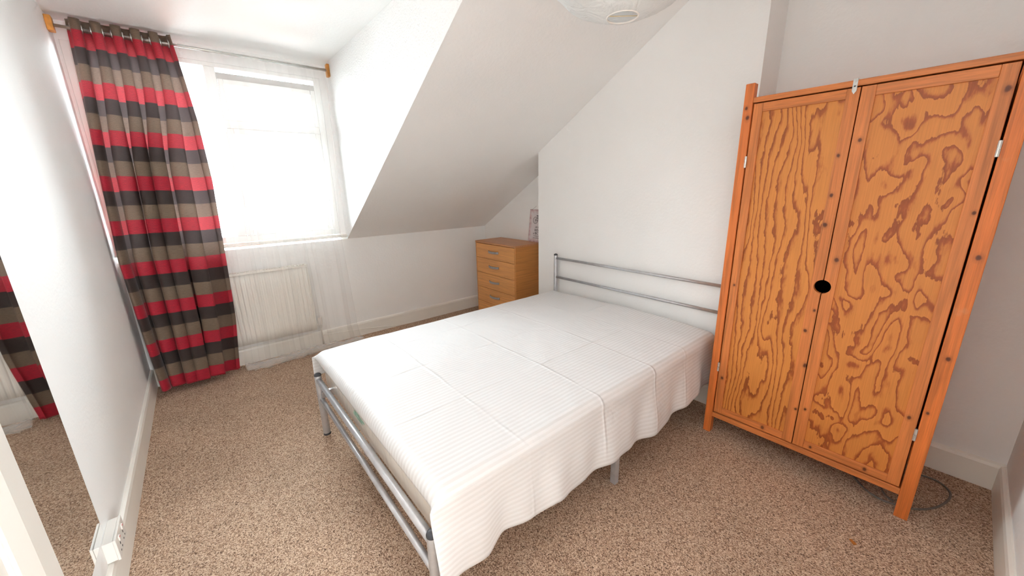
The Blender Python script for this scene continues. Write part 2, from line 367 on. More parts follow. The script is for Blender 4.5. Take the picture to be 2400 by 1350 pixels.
wr = N(n, 'ShaderNodeTexNoise'); wr.inputs['Scale'].default_value = 6; wr.inputs['Detail'].default_value = 4; wr.inputs['Distortion'].default_value = 0.7; l.new(uv, wr.inputs[0])
brk = N(n, 'ShaderNodeTexNoise'); brk.inputs['Scale'].default_value = 4.5; brk.inputs['Detail'].default_value = 3; l.new(uv, brk.inputs[0])
brm = N(n, 'ShaderNodeMapRange'); brm.inputs[1].default_value = 0.38; brm.inputs[2].default_value = 0.62; brm.inputs[3].default_value = 0.12; brm.inputs[4].default_value = 1.0; l.new(brk.outputs[0], brm.inputs[0])
h = math_(n, l, 'MULTIPLY', h, brm.outputs[0])
h = math_(n, l, 'ADD', h, math_(n, l, 'MULTIPLY', wr.outputs[0], 2.6))
h = math_(n, l, 'ADD', h, math_(n, l, 'MULTIPLY', w, 0.05))
bump(n, l, b, h, 0.0028, 0.8)
tl = n.new('ShaderNodeBsdfTranslucent'); tl.inputs[0].default_value = (0.85, 0.84, 0.82, 1); mx = n.new('ShaderNodeMixShader'); mx.inputs[0].default_value = 0.12
l.new(b.outputs[0], mx.inputs[1]); l.new(tl.outputs[0], mx.inputs[2]); l.new(mx.outputs[0], o.inputs[0])
M['sheet'] = sm

# mattress in its clear plastic cover
pm, n, l, b, o = mat('cream_mattress_in_clear_plastic'); co = objco(n)
t = N(n, 'ShaderNodeTexNoise'); t.inputs['Scale'].default_value = 9; t.inputs['Detail'].default_value = 5; t.inputs['Distortion'].default_value = 1.5; l.new(co, t.inputs[0])
b.inputs['Base Color'].default_value = rgba((228, 220, 210)); b.inputs['Roughness'].default_value = 0.45; b.inputs['Coat Weight'].default_value = 0.6; b.inputs['Coat Roughness'].default_value = 0.08
bm_ = n.new('ShaderNodeBump'); bm_.inputs['Distance'].default_value = 0.005; l.new(t.outputs[0], bm_.inputs['Height']); l.new(bm_.outputs[0], b.inputs['Coat Normal'])
M['mattress'] = pm
M['logo'] = plain('faded_green_print', (128, 172, 152), 0.4, nscale=25, namp=0.15)

# paper lantern
lm, n, l, b, o = mat('crumpled_rice_paper'); co = objco(n)
b.inputs['Base Color'].default_value = rgba((228, 229, 228)); b.inputs['Roughness'].default_value = 0.7
t = N(n, 'ShaderNodeTexNoise'); t.inputs['Scale'].default_value = 14; t.inputs['Detail'].default_value = 4; t.inputs['Distortion'].default_value = 2; l.new(co, t.inputs[0]); bump(n, l, b, t.outputs[0], 0.012)
tl = n.new('ShaderNodeBsdfTranslucent'); tl.inputs[0].default_value = (0.74, 0.75, 0.75, 1); mx = n.new('ShaderNodeMixShader'); mx.inputs[0].default_value = 0.35
l.new(b.outputs[0], mx.inputs[1]); l.new(tl.outputs[0], mx.inputs[2]); l.new(mx.outputs[0], o.inputs[0])
M['paper'] = lm

# sign: pale tin with rust-pink border (object coordinates are metres; y across, z up the plate)
tm, n, l, b, o = mat('aged_tin_plate'); gen = n.new('ShaderNodeTexCoord').outputs['Generated']; sep = n.new('ShaderNodeSeparateXYZ'); l.new(gen, sep.inputs[0])
ey = math_(n, l, 'ABSOLUTE', math_(n, l, 'SUBTRACT', sep.outputs[1], 0.5)); ez = math_(n, l, 'ABSOLUTE', math_(n, l, 'SUBTRACT', sep.outputs[2], 0.5)); e = math_(n, l, 'MAXIMUM', ey, ez)
t = N(n, 'ShaderNodeTexNoise'); t.inputs['Scale'].default_value = 7; t.inputs['Detail'].default_value = 4; l.new(gen, t.inputs[0])
e = math_(n, l, 'ADD', e, math_(n, l, 'MULTIPLY_ADD', t.outputs[0], 0.3, -0.15))
r = ramp(n, [(0.36, rgba((218, 211, 212))), (0.48, rgba((205, 176, 178))), (0.56, rgba((140, 102, 104)))]); l.new(e, r.inputs[0]); l.new(r.outputs[0], b.inputs['Base Color']); b.inputs['Roughness'].default_value = 0.45
M['tin'] = tm
M['brick'] = plain('red_brick_far', (170, 96, 74), 0.9, nscale=3, namp=0.08)
M['slate'] = plain('grey_slate_far', (150, 150, 155), 0.8, nscale=2, namp=0.06)
M['asphalt'] = plain('pale_street', (150, 150, 148), 0.9, nscale=1, namp=0.05)

# ------------------------------------------------------------------ room shell
W = 2.8375; XL = 3.128; XR = 3.085; YC1 = -1.238; YC2 = -2.903; YN = -4.044; XD = 1.532; HC = 2.44; S = 0.582; HK = 0.972
ys = -(HC - HK) / S       # where the slope meets the flat ceiling
T = 0.12
struct(MB().box(-0.15, 3.3, YN - T, 0.15, -0.12, 0).build('floor', M['carpet']))
struct(MB().prism([(-0.15, 0.2, HC), (XD, 0.2, HC), (XD, ys, HC), (3.3, ys, HC), (3.3, YN - T, HC), (-0.15, YN - T, HC)], (0, 0, 0.1)).build('ceiling', M['ceil']))
# left wall with the door opening
DY0, DY1, DZ = -2.50, -3.22, 1.98
wl_ = MB().box(-T, 0, DY0, 0.2, 0, HC).box(-T, 0, YN - T, DY1, 0, HC).box(-T, 0, DY1, DY0, DZ, HC)
struct(wl_.build('wall_left', M['wall']))
struct(MB().box(-T, XL + T, 0, T, 0, HK).build('wall_window', M['wall']))
# dormer front round the window
struct(MB().box(-T, 0.015, 0.03, T, HK, HC).box(1.482, XD + 0.05, 0.03, T, HK, HC).box(0.015, 1.482, 0.03, T, 2.335, HC).build('wall_dormer_front', M['wall']))
# dormer cheek: triangle between knee wall, dormer front and the slope's edge
struct(MB().prism([(XD, 0.03, HK + 0.003), (XD, 0.0, HK + 0.003), (XD, ys, HC + 0.003), (XD, 0.03, HC + 0.003)], (0.05, 0, 0)).build('wall_dormer_cheek', M['wall_rough']))
struct(MB().prism([(XD + 0.0005, 0, HK), (XL + T, 0, HK), (XL + T, ys, HC), (XD + 0.0005, ys, HC)], (0, 0.06, 0.1)).build('ceiling_slope', M['wall']))
slz = lambda y: min(HC, HK - S * y)
def ywall(name, x0, x1, y0, y1):
    pts = [(x0, y0, 0), (x0, y1, 0), (x0, y1, slz(y1))]
    if y1 > ys > y0: pts.append((x0, ys, HC))
    pts.append((x0, y0, slz(y0)))
    return struct(MB().prism(pts, (x1 - x0, 0, 0)).build(name, M['wall']))
ywall('wall_recess_left', XL, XL + T, YC1, 0)
ywall('wall_chimney', W, XL + T, YC2, YC1)
ywall('wall_recess_right', XR, XL + T, YN, YC2)
struct(MB().box(0.93, XR, YN - T, YN, 0, HC).box(0, 0.93, YN - T, YN, 2.02, HC).box(0, 0.03, YN - T, YN, 0, 2.02).build('wall_near', M['wall']))  # doorway gap added out of view to let the landing fill in
ld = MB().box(-0.32, -0.2, -7.7, YN - T, 0, 2.4).box(2.4, 2.52, -7.7, YN - T, 0, 2.4).box(-0.32, 2.52, -7.8, -7.7, 0, 2.4).box(-0.32, 2.52, -7.8, YN - T, 2.4, 2.5)  # unseen landing walls, added to house the fill lamp
struct(ld.build('wall_added_landing', M['wall']))
struct(MB().box(-0.32, 2.52, -7.8, YN - T, -0.12, -0.002).build('floor_added_landing', M['carpet']))  # floor of the added landing
# skirting boards with a rounded top edge
def skirt(name, p, q, nrm, h):
    p = Vector(p); q = Vector(q); nv = Vector(nrm)
    prof = [(0, 0), (0.018, 0), (0.018, h - 0.02), (0.014, h - 0.006), (0.006, h), (0, h)]
    pts = [p + nv * a + Vector((0, 0, z)) for a, z in prof]
    return struct(MB().prism(pts, q - p).build(name, M['gloss_white']))
skirt('baseboard_left', (0, -2.363, 0), (0, 0, 0), (1, 0, 0), 0.14)
skirt('baseboard_window', (0.018, 0, 0), (XL, 0, 0), (0, -1, 0), 0.138)
skirt('baseboard_recess', (XL, -0.018, 0), (XL, YC1, 0), (-1, 0, 0), 0.138)
skirt('baseboard_chimney', (W, YC1, 0), (W, YC2, 0), (-1, 0, 0), 0.138)
skirt('baseboard_right', (XR, YC2, 0), (XR, YN, 0), (-1, 0, 0), 0.138)
skirt('baseboard_near', (XR - 0.018, YN, 0), (1.02, YN, 0), (0, 1, 0), 0.138)
# door with its casing in the left wall
tr1 = MB()
for (a, c) in ((-2.365, -2.445),):
    prof = [(0, a), (0.02, a), (0.02, c), (0.006, c - 0.05), (0, c - 0.05)]
    tr1.prism([(x, y, 0) for x, y in prof], (0, 0, DZ + 0.06))
prof = [(0, -3.345), (0.02, -3.345), (0.02, -3.265), (0.006, -3.225), (0, -3.225)]
tr1.prism([(x, y, 0) for x, y in prof], (0, 0, DZ + 0.06))
tr1.box(0, 0.02, -3.345, -2.365, DZ + 0.005, DZ + 0.09)
struct(tr1.build('trim_1', M['gloss_white'], bevel=0.002))
d1 = struct(thing('door_1', (-0.03, -2.835, 0)))
MB().box(-0.045, -0.004, DY1 + 0.006, DY0 - 0.006, 0.006, DZ - 0.004).build('door_leaf', M['gloss_white'], d1, bevel=0.003)
MB().tube([(-0.004, -3.15, 1.0), (0.05, -3.15, 1.0)], 0.009).tube([(0.045, -3.155, 1.0), (0.045, -3.04, 1.0)], 0.009).build('door_handle', M['chrome'], d1, smooth=False)

# window
w1 = struct(thing('window_1', (0.76, 0.06, 1.0)))
fr = MB()
X0, X1, Z0, Z1, YF0, YF1 = 0.015, 1.482, 1.02, 2.335, 0.035, 0.095
fr.box(X0, X0 + 0.05, YF0, YF1, Z0, Z1).box(X1 - 0.05, X1, YF0, YF1, Z0, Z1).box(X0 + 0.05, X1 - 0.05, YF0, YF1, Z0, Z0 + 0.05).box(X0 + 0.05, X1 - 0.05, YF0, YF1, Z1 - 0.028, Z1)
fr.build('window_frame', M['upvc'], w1, bevel=0.003)
MB().box(0.70, 0.768, YF0, YF1, Z0 + 0.05, Z1 - 0.028).build('mullion', M['upvc'], w1, bevel=0.004)
MB().box(0.768, X1 - 0.05, YF0 + 0.004, YF1, 1.89, 1.95).build('transom', M['upvc'], w1, bevel=0.003)
MB().box(0.768, X1 - 0.05, 0.045, 0.09, 2.232, 2.278).build('trickle_vent', M['grey_plastic'], w1, bevel=0.003)
def sash(x0, x1, z0, z1, wd, name='sash'):
    s = MB(); y0, y1 = 0.028, 0.08
    s.box(x0, x0 + wd, y0, y1, z0, z1).box(x1 - wd, x1, y0, y1, z0, z1).box(x0 + wd, x1 - wd, y0, y1, z0, z0 + wd).box(x0 + wd, x1 - wd, y0, y1, z1 - wd, z1)
    f = s.build(name, M['upvc'], w1, bevel=0.004)
    MB().box(x0 + wd - 0.005, x1 - wd + 0.005, 0.052, 0.058, z0 + wd - 0.005, z1 - wd + 0.005).build('pane', M['glass'], f)
    return f
sash(0.77, 1.43, 1.945, 2.232, 0.035, 'vent_sash')
cs = sash(0.77, 1.43, 1.072, 1.888, 0.04, 'casement_sash')
MB().box(0.785, 0.80, 0.012, 0.03, 1.30, 1.33).box(0.787, 0.797, 0.008, 0.016, 1.32, 1.43).build('window_handle', M['upvc'], cs, bevel=0.003)
MB().box(0.065, 0.70, 0.058, 0.064, 1.07, 2.307).build('pane', M['glass'], w1)
MB().box(0.768, 1.432, 0.062, 0.066, 2.278, 2.307).build('pane', M['glass'], w1)
struct(MB().box(0.0, XD, -0.028, 0.05, 0.992, 1.018).build('trim_2', M['gloss_white'], bevel=0.006))

# ------------------------------------------------------------------ outside
ro = MB().prism([(-6, 0.14, 0.93), (-6, 3.4, -0.97), (-6, 3.4, -1.12), (-6, 0.14, 0.78)], (14, 0, 0)).build('roof', M['slate']); ro['kind'] = 'structure'  # unseen lower roof slab, added to block light from below the window
st = MB().box(-60, 70, 0.5, 60, -7.2, -7.0).build('street', M['asphalt']); st['kind'] = 'structure'
hs = thing('terraced_house', (2.8, 16, -7), 'red brick house with a pale slate roof, hazy beyond the net curtain', 'house')
MB().box(1.5, 8.5, 14, 20, -7, 1.5).build('wall', M['brick'], hs)
MB().prism([(1.3, 13.7, 1.4), (1.3, 20.3, 1.4), (1.3, 17, 3.4)], (7.4, 0, 0)).build('roof', M['slate'], hs)
MB().box(2.0, 2.7, 16.4, 17.6, 3.0, 4.3).build('chimney', M['brick'], hs)
for wx_ in (2.4, 4.4, 6.4):
    f = MB().box(wx_, wx_ + 1.1, 13.93, 14.02, -0.9, 0.8).build('window', M['upvc'], hs)
    MB().box(wx_ + 0.1, wx_ + 1.0, 13.915, 13.93, -0.8, 0.7).build('pane', M['slate'], f)

# ------------------------------------------------------------------ curtain rod
RY, RZ = -0.10, 2.374
rod = thing('curtain_rod', (0.76, RY, RZ), 'thin steel curtain rod across the window head between two wooden blocks', 'curtain rod')
MB().tube([(0.028, RY, RZ), (XD - 0.022, RY, RZ)], 0.0085, 16).build('pole', M['chrome'], rod, smooth=True)
MB().box(0.0, 0.028, RY - 0.028, RY + 0.028, RZ - 0.035, RZ + 0.045).build('wooden_block', M['bracket'], rod, bevel=0.004)
MB().box(XD - 0.022, XD, RY - 0.024, RY + 0.024, RZ - 0.05, RZ + 0.045).build('wooden_block', M['bracket'], rod, bevel=0.004)

# ------------------------------------------------------------------ striped curtain
cur = thing('striped_curtain', (0.3, RY, 0.02), 'red, charcoal and taupe striped eyelet curtain hanging in folds at the left of the window', 'curtain')
ZT, ZB = 2.425, 0.04
xl_t = [(0.0, 0.055), (0.45, 0.035), (1.0, 0.02), (1.75, 0.045), (2.41, 0.075)]
xr_t = [(0.0, 0.522), (0.07, 0.526), (0.47, 0.567), (0.98, 0.588), (1.5, 0.607), (1.9, 0.597), (2.2, 0.572), (2.41, 0.55)]
NF = 5.5
def cur_pt(u, t):
    z = lerp(ZT, ZB, t)
    low = smoothstep(0.04, 0.4, t)
    xl = interp(xl_t, z); xr = interp(xr_t, z)
    k = NF * lerp(u, 1 - (1 - u) ** 1.7, 0.55 * low)
    w = low * (0.30 * math.sin(1.7 * k + 0.8) + 0.25 * noise.noise(Vector((k * 0.7, t * 1.1, 3.0))))
    th = 2 * PI * (k + w * 0.55) + PI * 0.5
    A = lerp(0.040, 0.062, low) * (1 + 0.30 * low * math.sin(1.9 * k + 0.5 + 1.2 * t))
    yv = math.sin(th) + low * (0.22 * math.sin(2 * th + 1.1 + k) - 0.10 * math.sin(3 * th + 0.4))
    yc = RY - 0.002 - 0.085 * smoothstep(0.3, 0.75, t)
    x = lerp(xl, xr, u) - (0.010 + 0.020 * low) * math.sin(2 * th) * smoothstep(0, 0.08, u) * smoothstep(1, 0.92, u)
    edge = smoothstep(0.84, 1.0, u) * low
    y = yc + A * yv * (1 - 0.6 * edge) - 0.02 * edge + 0.010 * low * noise.noise(Vector((u * 14, t * 3.5, 0)))
    z += 0.004 * math.sin(th) * (1 - t) - 0.014 * t * math.sin(th + 0.5)
    return (max(x, 0.014), y, z)
cg = MB().grid(441, 150, cur_pt, lambda u, t: (u * 1.35, t * (ZT - ZB)))
def off_rod(f, rad=0.0185):
    c = sum((Vector(cg.v[i]) for i in f), Vector()) / len(f)
    return (c.y - RY) ** 2 + (c.z - RZ) ** 2 > rad ** 2
cg.f = [f for f in cg.f if off_rod(f)]
cg.build('cloth', M['curtain'], cur, smooth=True, solid=0.0012)
# eyelets: metal rings round the pole where the cloth crosses it
for k in range(11):
    u = (k + 0.5) / (2 * NF) - 0.0
    u = min(max((k * PI + PI * 0.5 + 0.0) / (2 * PI * NF), 0.0), 1.0)
    p = cur_pt(u, (ZT - RZ) / (ZT - ZB)); q = cur_pt(min(u + 0.004, 1), (ZT - RZ) / (ZT - ZB)); q0 = cur_pt(max(u - 0.004, 0), (ZT - RZ) / (ZT - ZB))
    tv = (Vector(q) - Vector(q0)); tv.z = 0; tv.normalize()
    c = Vector((p[0], RY, RZ)); pts = [c + tv * 0.0215 * math.cos(a) + Vector((0, 0, 0.0215 * math.sin(a))) for a in [2 * PI * i / 24 for i in range(24)]]
    MB().tube(pts, 0.0045, 8, closed=True).build('eyelet', M['chrome'], cur, smooth=True)

# ------------------------------------------------------------------ net curtain
net = thing('net_curtain', (1.03, RY, 0.0), 'sheer white net curtain across the right of the window, its hem pooled on the carpet', 'curtain')
nxl = [(0, 0.56), (0.5, 0.59), (1.0, 0.61), (1.5, 0.63), (2.0, 0.61), (2.4, 0.575)]; nxr = [(0.0, 1.51), (0.16, 1.485), (0.99, 1.452), (2.26, 1.508), (2.4, 1.508)]
def net_pt(u, t):
    TT = 0.86
    if t < TT:
        k = t / TT; z = lerp(RZ - 0.013, 0.03, k); yb = RY - 0.012 * smoothstep(0, 0.1, k) - 0.03 * smoothstep(0.5, 0.9, k)
    else:
        k2 = (t - TT) / (1 - TT); z = 0.03 - 0.012 * k2 + 0.028 * math.sin(PI * k2) * (0.7 + 0.9 * noise.noise(Vector((u * 14, k2 * 2, 4)))) ; yb = RY - 0.042 - 0.085 * k2 - 0.03 * k2 * noise.noise(Vector((u * 6, 1, 0)))
        k = 1
    g = u + 0.05 * noise.noise(Vector((u * 3.0, k * 1.2, 2.0))) * (0.3 + k)
    x = lerp(interp(nxl, z), interp(nxr, z), u)
    ph = 2 * PI * 11 * (u + 0.012 * math.sin(11 * u) + 0.02 * k * noise.noise(Vector((u * 5, k * 2, 9))))
    A = lerp(0.008, 0.016, smoothstep(0, 0.3, k))
    y = yb + A * math.sin(ph) * (0.6 + 0.6 * noise.noise(Vector((u * 4, 3, k)))) + 0.012 * k * math.sin(2 * PI * 4.2 * u + 1)
    x += 0.004 * math.sin(2 * ph)
    z += 0.006 * abs(noise.noise(Vector((u * 30, t * 40, 0)))) * smoothstep(TT, TT + 0.03, t)
    return (min(x, 1.525), y, max(z, 0.004))
MB().grid(420, 90, net_pt, lambda u, t: (u, t * 2.4)).build('cloth', M['net'], net, smooth=True)
MB().tube([(x, RY, RZ) for x in [0.577 + i * 0.0233 for i in range(41)]], [0.0115 + 0.0012 * math.sin(i * 2.1) for i in range(41)], 14, caps=False).build('rod_pocket', M['net'], net, smooth=True)
def pool_pt(u, v):
    a = v * 2 * PI * 2.6; x = lerp(0.57, 1.50, u)
    wv = noise.noise(Vector((u * 7, 3.1, 0.4))); r = (0.010 + 0.020 * v) * (1.0 + 0.5 * noise.noise(Vector((u * 16, v * 7, 2))))
    yb = -0.175 - 0.03 * wv - 0.02 * math.sin(u * 9)
    x += 0.02 * noise.noise(Vector((u * 20, v * 6, 8)))
    return (min(x, 1.522), yb + 1.7 * r * math.cos(a + 3 * wv), max(0.004, 0.030 + 0.012 * wv + r * math.sin(a + 3 * wv) + 0.006 * noise.noise(Vector((u * 40, v * 12, 1)))))
MB().grid(260, 54, pool_pt, lambda u, v: (u, v * 0.3)).build('pooled_hem', M['net'], net, smooth=True)

# ------------------------------------------------------------------ radiator
rad = thing('radiator', (0.77, -0.06, 0.18), 'white panel radiator under the window behind the net curtain', 'radiator')
def radp(u, v):
    x = lerp(0.405, 1.138, u); z = lerp(0.19, 0.775, v); ph = (x - 0.405) / 0.0333 * 2 * PI
    e = smoothstep(0, 0.08, v) * smoothstep(1, 0.92, v)
    return (x, -0.088 + 0.004 * e * max(-1, min(1, 2.2 * math.cos(ph))), z)
MB().grid(265, 8, radp).build('front_panel', M['rad'], rad, smooth=True, solid=0.004, fix=False)
MB().box(0.41, 1.133, -0.04, -0.036, 0.19, 0.775).build('back_panel', M['rad'], rad)
g = MB()
g.box(0.40, 1.142, -0.094, -0.088, 0.775, 0.793).box(0.40, 1.142, -0.036, -0.03, 0.775, 0.793).box(0.40, 0.404, -0.094, -0.03, 0.19, 0.793).box(1.138, 1.142, -0.094, -0.03, 0.19, 0.793)
for i in range(38): g.box(0.41 + i * 0.0195, 0.418 + i * 0.0195, -0.088, -0.036, 0.782, 0.79)
g.build('grille_cover', M['rad'], rad)
MB().tube([(1.138, -0.062, 0.225), (1.172, -0.062, 0.225), (1.178, -0.062, 0.215), (1.178, -0.062, 0.0)], 0.0075, 10).build('pipe', M['gloss_white'], rad, smooth=True)
MB().tube([(1.178, -0.062, 0.19), (1.178, -0.062, 0.215), (1.178, -0.062, 0.222), (1.178, -0.062, 0.29)], [0.013, 0.013, 0.02, 0.018], 14).build('valve', M['white_plastic'], rad, smooth=False)
for x in (0.55, 1.0): MB().box(x, x + 0.03, -0.04, -0.0005, 0.6, 0.72).build('wall_bracket', M['rad'], rad)

# ------------------------------------------------------------------ bed
XF, XH, YB1, YB2, YH2 = 0.837, 2.797, -1.495, -2.856, -2.892
bed = thing('metal_bed', (1.82, -2.176, 0), 'silver metal tube double bed frame with two-rail headboard and low footboard', 'bed')
def post(x, y, h, r, tube_mat=M['silver']):
    p = MB().tube([(x, y, 0.0), (x, y, h - 0.012)], r, 24).build('post', tube_mat, bed, smooth=False, bevel=0.001)
    for f in p.data.polygons: f.use_smooth = len(f.vertices) == 4
    MB().lathe([(r * 1.02, 0), (r * 1.02, 0.004), (r * 0.9, 0.010), (r * 0.55, 0.014), (0.001, 0.016)], (x, y, h - 0.014), 24).build('end_cap', M['cap'], p, smooth=True)
    MB().lathe([(r * 1.05, 0), (r * 1.05, 0.012), (0.001, 0.0121)], (x, y, 0.0), 24).build('foot_cap', M['cap'], p, smooth=False)
    return p
post(XF, YB1, 0.398, 0.019); post(XF, YB2, 0.398, 0.019); post(XH, YB1, 0.848, 0.0165); post(XH, YH2, 0.848, 0.0165)
for z, r in ((0.358, 0.0155), (0.236, 0.0125)):
    MB().tube([(XF, YB1, z), (XF, YB2, z)], r, 18).build('foot_rail', M['silver'], bed, smooth=True)
for z in (0.811, 0.6455):
    MB().tube([(XH, YB1, z), (XH, YH2, z)], 0.0105, 16).build('head_rail', M['silver'], bed, smooth=True)
for y in (YB1 - 0.012, YB2 + 0.018):
    MB().box(XF, XH, y - 0.012, y + 0.012, 0.245, 0.285).build('side_rail', M['silver'], bed, bevel=0.003)
MB().box(XF + 0.02, XH, -2.19, -2.15, 0.245, 0.282).build('centre_rail', M['silver'], bed, bevel=0.003)
for y in (YB1 - 0.012, -2.17, YB2 + 0.006):
    MB().box(1.785, 1.815, y - 0.015, y + 0.015, 0.0, 0.25).build('centre_leg', M['silver'], bed, bevel=0.003)
for i in range(13):
    x = 0.93 + i * 0.148
    MB().box(x, x + 0.055, YB2 + 0.01, YB1 - 0.01, 0.286, 0.297).build('slat', M['bracket'], bed)
for z in (0.30, 0.17):
    MB().tube([(XF + 0.012, YB2 - 0.012, z), (XF + 0.02, YB2 - 0.024, z)], 0.007, 10).build('bolt', M['chrome'], bed, smooth=False)

# ------------------------------------------------------------------ mattress
mx0, mx1, my0, my1, mz0, mz1 = 0.868, 2.764, -2.852, -1.50, 0.298, 0.518
mattress = thing('mattress', (1.82, -2.176, mz0), 'cream double mattress still in clear plastic, under the white sheet on the bed', 'mattress')
mo = MB().box(mx0, mx1, my0, my1, mz0, mz1).build('body', M['mattress'], mattress, bevel=0.045, smooth=True, seg=5)
lg = MB()
for (ya, yb, za, zb) in ((-2.03, -2.07, 0.385, 0.40), (-2.05, -2.12, 0.402, 0.418), (-2.075, -2.15, 0.384, 0.398), (-2.12, -2.18, 0.40, 0.412)):
    lg.box(mx0 - 0.0012, mx0 + 0.002, yb, ya, za, zb)
lg.build('printed_mark', M['logo'], mattress, bevel=0.003)

# ------------------------------------------------------------------ sheet
ZS = 0.530
hem_t = [(0.80, 0.238), (0.90, 0.222), (1.02, 0.200), (1.09, 0.236), (1.26, 0.222), (1.325, 0.228), (1.45, 0.205), (1.574, 0.208), (1.76, 0.206), (1.95, 0.185), (2.12, 0.178), (2.35, 0.20), (2.595, 0.222), (2.78, 0.235)]
LX0, LX1 = 0.845, 2.774           # foot hem, head hem (x)
FD = 0.055; HD = 0.05             # drop at the foot and at the head
TY = 1.398                        # width over the mattress top (y)
YN_, YFAR = -2.872, -1.474
FARD = 0.16; NEARD = 0.335
LT = FD + (LX1 - LX0) + HD; VT = FARD + TY + NEARD
def drop_profile(e, d, r=0.045):
    """arc-length e past the start of the rounded edge -> (horizontal advance, vertical drop)"""
    q = r * PI / 2
    if e <= 0: return e, 0.0
    if e < q: return r * math.sin(e / r), r * (1 - math.cos(e / r))
    return r, r + e - q
def sheet_pt(u, v):
    s = u * LT; t = v * VT
    r = 0.045
    # along
    if s < FD + r * 0.57:
        e = (FD + r * 0.57) - s; hx, hz = drop_profile(e, FD); X = LX0 + r - hx; DZf = hz
    elif s > LT - HD - r * 0.57:
        e = s - (LT - HD - r * 0.57); hx, hz = drop_profile(e, HD, 0.04); X = LX1 - 0.04 + hx * 1.0; DZf = hz * 0.9
    else:
        X = lerp(LX0 + r, LX1 - 0.04, (s - FD - r * 0.57) / (LT - HD - FD - 1.14 * r)); DZf = 0
    Xflat = lerp(0.838, 2.776, u)      # where the drape hangs without the end drop
    if t < FARD + r * 0.57:
        e = FARD + r * 0.57 - t; hy, hz = drop_profile(e, FARD); Y = YFAR - r + hy; side = hz; a = smoothstep(0.0, 0.07, e)
        out = hz * 0.10 + 0.012 * hz / 0.15 * math.sin(X * 21 + 1.0); Y += max(out, 0) * smoothstep(0.03, 0.1, hz)
        drop = side
    elif t > VT - NEARD - r * 0.57:
        e = t - (VT - NEARD - r * 0.57); full = NEARD + r * 0.57
        hem = ZS - interp(hem_t, Xflat)
        hy, hz = drop_profile(e, NEARD); q = r
        if hz > r: hz = r + (hz - r) * (hem - r) / (full - r * PI / 2)
        a = smoothstep(0.0, 0.08, e)
        Y = YN_ + r - hy; w = smoothstep(0.04, 0.3, hz)
        wave = 0.011 * math.sin(Xflat * 15.5 + 0.6 + 1.2 * math.sin(Xflat * 3.1)) + 0.005 * math.sin(Xflat * 37 + 2) + 0.010 * noise.noise(Vector((Xflat * 5, hz * 3, 1)))
        Y -= w * (0.022 + wave * 1.0) + 0.004; drop = hz
    else:
        Y = lerp(YFAR - r, YN_ + r, (t - FARD - r * 0.57) / (TY - 1.14 * r)); drop = 0; a = 0.0
    # end drop fades inside the side drapes: there the cloth simply runs on past the corner
    Xm = lerp(X, Xflat, a); DZm = DZf * (1 - a)
    cor = smoothstep(0.12, 0.0, u) * a
    Xm -= 0.012 * cor
    z = ZS - DZm - drop
    mid = math.sin(PI * min(max((t - FARD) / TY, 0), 1))
    z += 0.012 * mid * (1 - smoothstep(0, 0.05, DZf))
    z += smoothstep(0.86, 1.0, u) * (1 - a) * (0.007 + 0.010 * math.sin(Y * 5.2 + 1.3) * (0.7 + 0.3 * math.sin(Y * 11)))
    fl = 1 - smoothstep(0.0, 0.06, drop)
    z += fl * (0.005 * noise.noise(Vector((X * 2.2, Y * 2.6, 0))) + 0.0022 * noise.noise(Vector((X * 9, Y * 7, 5))))
    return (Xm, Y, z)
MB().grid(220, 210, sheet_pt, lambda u, v: (u * LT, v * VT)).build('sheet', M['sheet'], None, smooth=True, solid=0.0015)
sheet = bpy.data.objects['sheet']; tag(sheet, 'white satin-striped flat sheet spread over the mattress, hanging down the near side', 'sheet')
sheet.name = 'bed_sheet'

# ------------------------------------------------------------------ chest of drawers
KX0, KX1, KY0, KY1, KZ = 2.758, 3.108, -1.003, -0.335, 0.865
ch = thing('chest_of_drawers', ((KX0 + KX1) / 2, (KY0 + KY1) / 2, 0), 'oak-effect chest of five drawers in the recess left of the chimney breast', 'chest of drawers')
MB().box(KX0 - 0.004, KX1, KY0, KY1, KZ - 0.018, KZ).build('top', M['oak_top'], ch, bevel=0.0015)
for y in (KY0, KY1 - 0.016): MB().box(KX0 + 0.0, KX1, y, y + 0.016, 0.0, KZ - 0.018).build('side_panel', M['oak_side'], ch, bevel=0.001)
MB().box(KX1 - 0.006, KX1, KY0 + 0.016, KY1 - 0.016, 0.04, KZ - 0.018).build('back_panel', M['oak_side'], ch)
MB().box(KX0 + 0.03, KX0 + 0.046, KY0 + 0.016, KY1 - 0.016, 0.0, 0.05).build('plinth', M['oak_side'], ch)
zs = [0.843, 0.688, 0.525, 0.363, 0.201, 0.042]
for i in range(5):
    za, zb = zs[i + 1] + 0.003, zs[i] - 0.001
    d = MB().box(KX0 - 0.002, KX0 + 0.016, KY0 + 0.018, KY1 - 0.018, za, zb).build('drawer', M['oak_front'], ch, bevel=0.0015)
    zc = zs[i] - 0.075; yc = -0.655; pts = [(KX0 - 0.002, yc + 0.082, zc), (KX0 - 0.014, yc + 0.07, zc), (KX0 - 0.026, yc + 0.035, zc), (KX0 - 0.030, yc, zc), (KX0 - 0.026, yc - 0.035, zc), (KX0 - 0.014, yc - 0.07, zc), (KX0 - 0.002, yc - 0.082, zc)]
    hb = MB(); P = curve_pts(pts, 5); b0 = 0
    for p in P:
        nx = 0.004
        hb.v += [(p.x - nx, p.y, p.z - 0.011), (p.x - nx, p.y, p.z + 0.011), (p.x + nx, p.y, p.z + 0.011), (p.x + nx, p.y, p.z - 0.011)]
    for k in range(len(P) - 1):
        for q in range(4): hb.f.append((k * 4 + q, k * 4 + (q + 1) % 4, (k + 1) * 4 + (q + 1) % 4, (k + 1) * 4 + q))
    hb.f += [(0, 1, 2, 3), tuple((len(P) - 1) * 4 + q for q in (3, 2, 1, 0))]
    hb.build('handle', M['handle'], d, bevel=0.0015)

